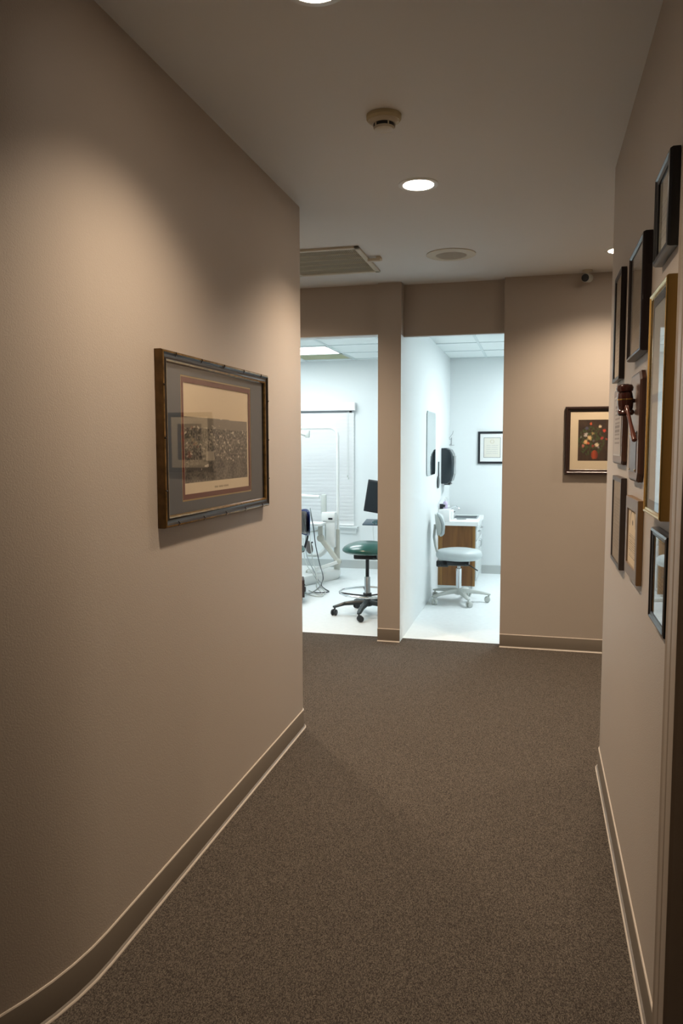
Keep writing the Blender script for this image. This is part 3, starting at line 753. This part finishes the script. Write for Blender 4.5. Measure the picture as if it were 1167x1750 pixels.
# ------------------------------------------------------------------ wheeled stools
def stool(name, label, loc, r_base, ang0, hub_z, zseat, seat_r, mats, arm_kind, rod_top, cyl_top, face=0, ring=None, seat_prof=None, group=None, sxy=(1, 1)):
    m_seat, m_arm, m_cast, m_cyl, m_rod = mats
    t = thing(name, label, 'stool', loc, 0, group)
    sp = seat_prof
    MB().lathe([(seat_r*a, zseat+z) for a, z in sp], (0, 0, 0), 48, sx=sxy[0], sy=sxy[1]).build('seat', m_seat, t, 50)
    MB().rbox((-seat_r*.5, -.07, zseat-.05), (seat_r*.45, .07, zseat+.004), .012).build('mechanism', m_black, t)
    MB().tube([(.05, -.05, zseat-.03), (.12, -.12, zseat-.035), (.19, -.17, zseat-.07)], .006, 8).build('lever', m_dark, t)
    MB().cyl((0, 0, cyl_top-.01), (0, 0, rod_top), .016).build('rod', m_rod, t)
    MB().lathe([(.026, hub_z-.03), (.026, cyl_top-.006), (.022, cyl_top)], seg=24).build('column', m_cyl, t)
    MB().lathe([(.030, hub_z-.035), (.052, hub_z-.025), (.052, hub_z+.008), (.034, hub_z+.022), (.028, hub_z+.03)], seg=24).build('hub', m_arm, t)
    for k in range(5):
        a = R(ang0+72*k); d = Vector((math.cos(a), math.sin(a), 0)); s_ = Vector((-d.y, d.x, 0)); zt = .088
        mb = MB(); rg = []
        for q, (rr_, z, wd, hh) in enumerate(((.02, hub_z, .028, .022), (.10, hub_z-.002, .026, .020), (r_base*.7, hub_z-.012, .022, .015), (r_base-.01, zt-.008, .019, .011), (r_base+.018, zt-.012, .012, .007))):
            c = d*rr_+Vector((0, 0, z))
            rg.append([mb.v(c+s_*x*wd+Vector((0, 0, y*hh))) for x, y in ((-1, -.8), (1, -.8), (1, .3), (.6, 1), (-.6, 1), (-1, .3))])
        for a_, b_ in zip(rg, rg[1:]):
            for i in range(6): mb._f([a_[i], a_[(i+1) % 6], b_[(i+1) % 6], b_[i]])
        mb._f(rg[0][::-1]); mb._f(rg[-1])
        lg = mb.build('leg', m_arm, t, 40)
        # twin wheel caster with hood and stem
        c = d*r_base; wd = Vector((math.cos(a+1.1+k), math.sin(a+1.1+k), 0)); cc = c+wd*.012
        axl = Vector((-wd.y, wd.x, 0))
        ca = MB()
        for s2 in (-1, 1):
            ca.lathe([(.006, 0), (.024, .001), (.0275, .005), (.0275, .014), (.023, .019), (.008, .020)], cc+axl*s2*.005+Vector((0, 0, .0277)), 22, axl*s2)
        ca.cyl(c+Vector((0, 0, .04)), c+Vector((0, 0, zt-.006)), .008, seg=10)
        ca.rbox(cc-Vector((.010, .010, -.034)), cc+Vector((.010, .010, .058)), .004)
        ca.build('caster', m_cast, lg, 40)
    if ring:
        rz_, rr_ = ring
        rg = MB().tube([(rr_*math.cos(2*math.pi*i/48), rr_*math.sin(2*math.pi*i/48), rz_) for i in range(48)], .010, 10, True).build('foot_ring', m_chrome, t)
        mb = MB()
        for k in range(4):
            a = R(20+90*k); mb.tube([(.03*math.cos(a), .03*math.sin(a), rz_-.03), (.12*math.cos(a), .12*math.sin(a), rz_-.02), (rr_*math.cos(a), rr_*math.sin(a), rz_)], .007, 8)
        mb.lathe([(.034, rz_-.05), (.038, rz_-.045), (.038, rz_-.01), (.034, rz_-.005)], seg=20)
        mb.build('ring_brace', m_black, rg)
    return t
puff = [(.001, .000), (.60, .002), (.90, .012), (.985, .035), (1.0, .055), (.97, .078), (.88, .096), (.6, .108), (.3, .108), (.001, .105)]
dome = [(.001, .000), (.55, .002), (.88, .006), (.985, .020), (1.0, .034), (.93, .056), (.75, .080), (.5, .098), (.25, .104), (.001, .104)]
t = stool('operator_stool', 'pale grey wheeled stool with backrest in front of the oak cabinet', (-.70, 7.30, 0), .285, 222, .105, .405, .222,
          (m_pad, m_greyp, m_greyp, m_chrome, m_steel), 0, .40, .325, seat_prof=puff, sxy=(1, .95))
# its backrest: pad, shell and stem, on the wall side
def backrest(t, ang, r_, zc, hw, hh, m_p, m_s, stem=True, zlow=.38, curve=.35, tilt=.0, psc=1, ssc=.93, m_st=None):
    d = Vector((math.cos(ang), math.sin(ang), 0)); s_ = Vector((-d.y, d.x, 0))
    def surf(off, sc, name, m, th):
        mb = MB(); NU, NV = 14, 10; fr_, bk = [], []
        for j in range(NV+1):
            A, B = [], []
            for i in range(NU+1):
                u = -1+2*i/NU; v_ = -1+2*j/NV
                # superellipse-like outline
                k = math.sqrt(max(0, 1-.45*v_*v_)); uu = u*k; vv = v_*math.sqrt(max(0, 1-.35*u*u))
                e_ = max(abs(u), abs(v_)); tt = th*math.sqrt(max(0.02, 1-e_**4))
                base = d*(r_+off-curve*hw*(uu*uu)*1.0+tilt*vv*hh)+s_*(uu*hw*sc)+Vector((0, 0, zc+vv*hh*sc))
                A.append(mb.v(base-d*tt)); B.append(mb.v(base+d*tt*.6))
            fr_.append(A); bk.append(B)
        for j in range(NV):
            for i in range(NU):
                mb._f([fr_[j][i], fr_[j][i+1], fr_[j+1][i+1], fr_[j+1][i]]); mb._f([bk[j][i], bk[j+1][i], bk[j+1][i+1], bk[j][i+1]])
        for i in range(NU):
            mb._f([fr_[0][i], bk[0][i], bk[0][i+1], fr_[0][i+1]]); mb._f([fr_[NV][i], fr_[NV][i+1], bk[NV][i+1], bk[NV][i]])
        for j in range(NV):
            mb._f([fr_[j][0], fr_[j+1][0], bk[j+1][0], bk[j][0]]); mb._f([fr_[j][NU], bk[j][NU], bk[j+1][NU], fr_[j+1][NU]])
        return mb.build(name, m, t, 60)
    surf(0, psc, 'backrest', m_p, .026)
    surf(.026, ssc, 'backrest_shell', m_s, .008)
    if stem:
        p = [d*(r_+.035)+Vector((0, 0, zc)), d*(r_+.045)+Vector((0, 0, zc-.12)), d*(r_+.03)+Vector((0, 0, (zc+zlow)/2-.03)), d*(r_-.01)+Vector((0, 0, zlow+.02)), d*.12+Vector((0, 0, zlow-.005))]
        pts = []
        for a, b_ in zip(p, p[1:]):
            for k in range(4): pts.append(a.lerp(b_, k/4))
        pts.append(p[-1]); MB().tube(pts, .012, 10).build('backrest_stem', m_st or m_s, t)
backrest(t, R(186), .195, .745, .15, .115, m_pad, m_greyp, zlow=.385, tilt=.12)
MB().rbox((-.215, -.035, .335), (-.10, .035, .395), .01).build('tilt_block', m_black, t)
MB().lathe([(.004, 0), (.018, .003), (.018, .02), (.004, .024)], (-.19, -.035, .355), 14, (0, -1, 0)).build('knob', m_black, t)

t = stool('operator_stool', 'dark green wheeled stool with chrome foot ring beside the pillar', (-1.43, 6.52, 0), .29, 196, .115, .555, .222,
          (m_green, m_dark, m_black, m_steel, m_black), 0, .545, .345, ring=(.205, .245), seat_prof=dome, sxy=(1, 1))
t = stool('operator_stool', 'green stool with curved black back, mostly hidden by the left wall corner', (-2.50, 7.25, 0), .25, 36, .105, .43, .26,
          (m_green, m_dark, m_black, m_steel, m_black), 0, .40, .30, seat_prof=dome)
m_navy = mat('navy_vinyl', (.02, .035, .16), .25, coat=.5)
backrest(t, R(47), .29, .715, .165, .135, m_oakd if False else mat('black_brown_vinyl', (.022, .014, .012), .3), m_navy, zlow=.40, psc=.86, ssc=1.02, m_st=m_black)

# ------------------------------------------------------------------ left exam room
# rolling wooden box
t = thing('rolling_wooden_box', 'low dark brown wooden box on casters at the left room opening edge', 'box', (-2.37, 6.88, 0), R(19))
MB().rbox((-.25, -.11, .058), (.232, .11, .225), .004).build('body', m_oakd, t)
for sx_ in (-.21, .20):
    for sy_ in (-.085, .085):
        mb = MB(); mb.lathe([(.006, -.01), (.024, -.009), (.025, 0), (.024, .009), (.006, .01)], (sx_, sy_, .0252), 18, (1, 0, 0)); mb.rbox((sx_-.012, sy_-.012, .030), (sx_+.012, sy_+.012, .0585), .003)
        mb.build('caster', m_black, t)

# dental unit: base, post, light arm, linkage, tray, hoses
UO = Vector((-2.40, 8.10, 0))
du = thing('dental_unit', 'white dental delivery unit with curved light pole before the window', 'dental unit', UO)
def L(p): return Vector(p)-UO
mb = MB(); P = [(-2.40, 7.66), (-2.128, 8.25), (-2.16, 8.42), (-2.95, 8.50), (-2.95, 7.75), (-2.48, 7.62)]
cx_ = sum(p[0] for p in P)/6; cy_ = sum(p[1] for p in P)/6
rings = []
for k, z in ((.94, 0), (.97, .012), (1, .035), (1, .085), (.975, .100), (.93, .106)):
    rings.append([mb.v(L((cx_+(x-cx_)*k, cy_+(y-cy_)*k, z))) for x, y in P])
for a, b_ in zip(rings, rings[1:]):
    for i in range(6): mb._f([a[i], a[(i+1) % 6], b_[(i+1) % 6], b_[i]])
mb._f(rings[0][::-1]); mb._f(rings[-1]); mb.build('base', m_whitep, du, 30)
Yp = 8.27
b0 = at(575, 972, Yp); tp = at(575.5, 907, Yp)
MB().lathe([(.034, .0), (.034, tp.z-.1), (.030, tp.z-.085), (.018, tp.z-.08)], L((tp.x, Yp, .10)), 24).build('post', m_beige, du)
xt = at(577, 745, Yp)
zt = at(577, 731, Yp).z
pts = [Vector((xt.x, Yp, tp.z-.02)), Vector((xt.x, Yp, zt-.10))]
for k in range(1, 9):
    a = R(k*90/8); pts.append(Vector((xt.x-.10*(1-math.cos(a)), Yp, zt-.10+.10*math.sin(a))))
pts.append(Vector((-2.58, Yp, zt)))
MB().tube([L(p) for p in pts], .0165, 14).build('light_pole', m_whitep, du)
mb = MB(); a = at(527, 741, Yp); mb.rbox(L((a.x-.035, Yp-.02, a.z-.045)), L((a.x+.012, Yp+.02, a.z+.035)), .008)
mb.build('light_joint', m_greyp, du)
MB().tube([L(at(524, 744, Yp)), L(at(505, 737, Yp)), L((-2.95, Yp-.1, zt-.12))], .022, 12).build('light_arm', m_greyp, du)
# lamp head at the end of the arm (behind the wall corner)
MB().lathe([(.03, 0), (.10, .02), (.13, .06), (.12, .075)], L((-3.0, Yp-.12, zt-.22)), 28, (0, -.3, -1)).build('lamp_head', m_whitep, du)
# cross arm and riser
Ys = 8.18
a, b_ = at(500, 846, Ys), at(546, 849, Ys)
MB().tube([L(a), L(at(535, 849, Ys)), L(b_)], .020, 12, rs=[.024, .020, .016]).build('cross_arm', m_whitep, du)
MB().rbox(L(at(549, 878, Ys)-Vector((0, .02, 0))), L(at(557.5, 845, Ys)+Vector((0, .02, 0))), .008).build('riser', m_greyp, du)
hb = MB().rbox(L(at(551, 890, Ys)-Vector((0, .05, 0))), L(at(574, 875, Ys)+Vector((0, .05, 0))), .012).build('head_box', m_whitep, du)
mb = MB(); mb.rbox(L(at(563, 887.5, Ys)-Vector((0, .056, 0))), L(at(570, 884.5, Ys)-Vector((0, .045, 0))), .002); mb.rbox(L(at(553, 893, Ys)-Vector((0, .03, 0))), L(at(557.5, 886, Ys)-Vector((0, -.01, 0))), .002); mb.build('slot', m_black, hb)
MB().rbox(L(at(558, 935, Ys)-Vector((0, .03, 0))), L(at(573, 889, Ys)+Vector((0, .04, 0))), .01).build('cabinet_housing', m_whitep, du)
MB().tube([L(at(555.5, 888, Ys)), L(at(556, 910, Ys)), L(at(557, 934, Ys))], .008, 8).build('supply_line', m_greyp, du)
pts = [at(x, y, 8.2) for x, y in ((557, 925), (557, 938), (552, 944), (545, 949), (536, 949))]
MB().tube([L(p) for p in pts], .028, 12, rs=[.02, .028, .03, .026, .02]).build('curved_arm', m_whitep, du)
# tray and linkage
Yt = 7.98
a, b_ = at(500, 896.5, Yt), at(553, 893.5, Yt)
MB().rbox(L((a.x, Yt-.12, a.z)), L((b_.x, Yt+.12, b_.z)), .005).build('tray', m_whitep, du)
MB().rbox(L(at(544, 914, Yt)-Vector((0, .02, 0))), L(at(551, 897, Yt)+Vector((0, .02, 0))), .006).build('tray_bracket', m_beige, du)
MB().tube([L(at(528, 909, Yt)), L(at(538, 908, Yt)), L(at(546, 906, Yt))], .009, 10, rs=[.006, .009, .016]).build('handle', m_greyp, du)
e1, e2, e3 = at(548, 919.5, Yt), at(578, 960, Yt), at(528, 977, Yt)
def disc(p, r_, name, m): MB().lathe([(r_*.75, -.032), (r_, -.026), (r_, .026), (r_*.75, .032)], L(p), 28, (0, -1, 0)).build(name, m, du)
disc(e1, .038, 'elbow', m_beige); disc(e2-Vector((0, .0, 0)), .032, 'elbow', m_beige); disc(e3, .030, 'elbow', m_beige)
def bar(p, q, w0, w1, name, m):
    d = (q-p).normalized(); s_ = Vector((d.z, 0, -d.x)); mb = MB(); rg = []
    for c, w in ((p, w0), (q, w1)):
        rg.append([mb.v(L(c)+s_*a_*w+Vector((0, b2, 0))) for a_, b2 in ((-1, -.012), (-.7, -.022), (.7, -.022), (1, -.012), (1, .012), (.7, .022), (-.7, .022), (-1, .012))])
    for i in range(8): mb._f([rg[0][i], rg[0][(i+1) % 8], rg[1][(i+1) % 8], rg[1][i]])
    mb._f(rg[0][::-1]); mb._f(rg[1]); mb.build(name, m, du, 30)
bar(e1, e2, .028, .022, 'upper_link', m_beige); bar(e2-Vector((0, .03, 0)), e3-Vector((0, .03, 0)), .018, .022, 'lower_link', m_whitep)
# oval hub and its button
MB().lathe([(.02, -.02), (.042, -.012), (.044, .01), (.03, .02)], L(at(528, 935, 7.9)), 28, (-.4, -1, 0), sy=1.7).build('control_hub', mat('brown_grey_shell', (.12, .10, .09), .35), du, 50)
MB().lathe([(.010, 0), (.010, .01), (.004, .012)], L(at(533.5, 927, 7.86)), 14, (0, -1, 0)).build('button', m_black, du)
MB().rbox(L(at(524, 951, 7.9)-Vector((0, .02, 0))), L(at(541, 948.5, 7.9)+Vector((0, .02, 0))), .002).build('shelf', m_greyp, du)
# hoses
def smooth(pts, n=6):
    out = []
    P_ = [pts[0]]+pts+[pts[-1]]
    for i in range(1, len(P_)-2):
        for k in range(n):
            t_ = k/n; a, b_, c, d = P_[i-1], P_[i], P_[i+1], P_[i+2]
            out.append(.5*((2*b_)+(c-a)*t_+(2*a-5*b_+4*c-d)*t_*t_+(3*b_-a-3*c+d)*t_**3))
    out.append(pts[-1]); return out
def px(lst, Y0, Y1):
    n = len(lst); return [at(x, y, Y0+(Y1-Y0)*i/(n-1)) for i, (x, y) in enumerate(lst)]
def floorpt(x, y, z=.008):
    d = fw + rt*((x-W/2)/FOC) - up*((y-H/2)/FOC); return Vector((0, 0, EYE)) + d*((z-EYE)/d.z)
hoses = [
 (px([(533, 888), (536, 905), (539, 930), (543, 950), (547, 967)], 7.84, 7.82)+[at(551, 980, 7.6), at(552, 990, 7.5), floorpt(549, 1000), floorpt(556, 1007), floorpt(562, 1011), floorpt(548, 1013), floorpt(532, 1012)], m_dark),
 (px([(522, 915), (522, 935), (526, 955), (536, 975), (543, 990)], 7.8, 7.55)+[floorpt(549, 998), floorpt(540, 1008), floorpt(528, 1014), floorpt(518, 1013)], m_steel),
 (px([(529, 908), (531, 935), (535, 960), (540, 978), (542, 993)], 7.8, 7.5)+[floorpt(541, 1004), floorpt(552, 1017), floorpt(540, 1019), floorpt(524, 1015)], m_greyp),
 (px([(518, 920), (519, 945), (524, 965), (538, 985)], 7.75, 7.5)+[floorpt(548, 1003), floorpt(556, 1014), floorpt(544, 1016), floorpt(528, 1009)], m_greyp)]
for h_, m_ in hoses: MB().tube([L(p) for p in smooth(h_)], .0055, 8).build('hose', m_, du)
hp = px([(530, 868), (531.5, 880), (533.5, 891)], 7.84, 7.84)
MB().tube([L(p) for p in hp], .008, 10, rs=[.003, .008, .010]).build('handpiece', m_steel, du)

# monitor on an arm from the partition wall
Ym = 7.80
mo = thing('monitor', 'black computer monitor cut off by the pillar in the left room', 'monitor', (-1.50, Ym, .95))
rot = Matrix.Rotation(R(-14), 3, 'Z') @ Matrix.Rotation(R(7), 3, 'Y') @ Matrix.Rotation(R(-6), 3, 'X')
MB().rbox((-.245, -.015, -.17), (.245, .02, .17), .008, rot, (0, 0, 0)).build('housing', m_black, mo)
MB().box((-.225, -.0165, -.145), (.225, -.0152, .152), rot, (0, 0, 0)).build('screen', mat('dark_screen', (.012, .016, .020), .35, spec=.25), mo, smooth=0)
MB().tube([(.0, .02, 0), (.10, .08, -.02), (.34, .08, -.02)], .014, 10).build('arm', m_greyp, mo)
kt = thing('keyboard_shelf', 'dark keyboard shelf below the monitor at the pillar edge', 'shelf', (-1.50, Ym, .69))
MB().rbox((-.245, -.10, 0), (.24, .11, .014), .005, Matrix.Rotation(R(10), 3, 'X'), (0, 0, 0)).build('shelf', mat('slate_plastic', (.025, .05, .075), .3), kt)
MB().tube([(.0, .06, .0), (.10, .08, -.02), (.34, .08, -.02)], .012, 10).build('arm', m_greyp, kt)
MB().tube([(-.17, .10, -.01), (-.17, .10, -.08), (-.165, .10, -.16), (-.16, .10, -.22)], .002, 6).build('cord', m_greyp, kt)
t = tag(MB().lathe([(.001, -.024), (.035, -.020), (.046, -.004), (.044, .008), (.03, .020), (.001, .026)], (0, 0, 0), 24, sx=1.5, sy=1.2).build('mouse', mat('petrol_plastic', (.015, .06, .075), .15, coat=.6), loc=(-1.57, Ym-.13, .712)), 'glossy dark mouse resting on the front of the keyboard shelf', 'mouse')

# ------------------------------------------------------------------ daylight
w = bpy.data.worlds.new('sky'); bpy.context.scene.world = w; w.use_nodes = True
bg = w.node_tree.nodes['Background']; sk = w.node_tree.nodes.new('ShaderNodeTexSky')
sk.sky_type = 'HOSEK_WILKIE'; sk.turbidity = 6; sk.sun_direction = (.3, -.5, .8)
w.node_tree.links.new(sk.outputs[0], bg.inputs['Color']); bg.inputs['Strength'].default_value = 1.2

vs = bpy.context.scene.view_settings
vs.view_transform = 'Standard'; vs.look = 'None'; vs.gamma = 1; vs.use_curve_mapping = False; vs.exposure = .3
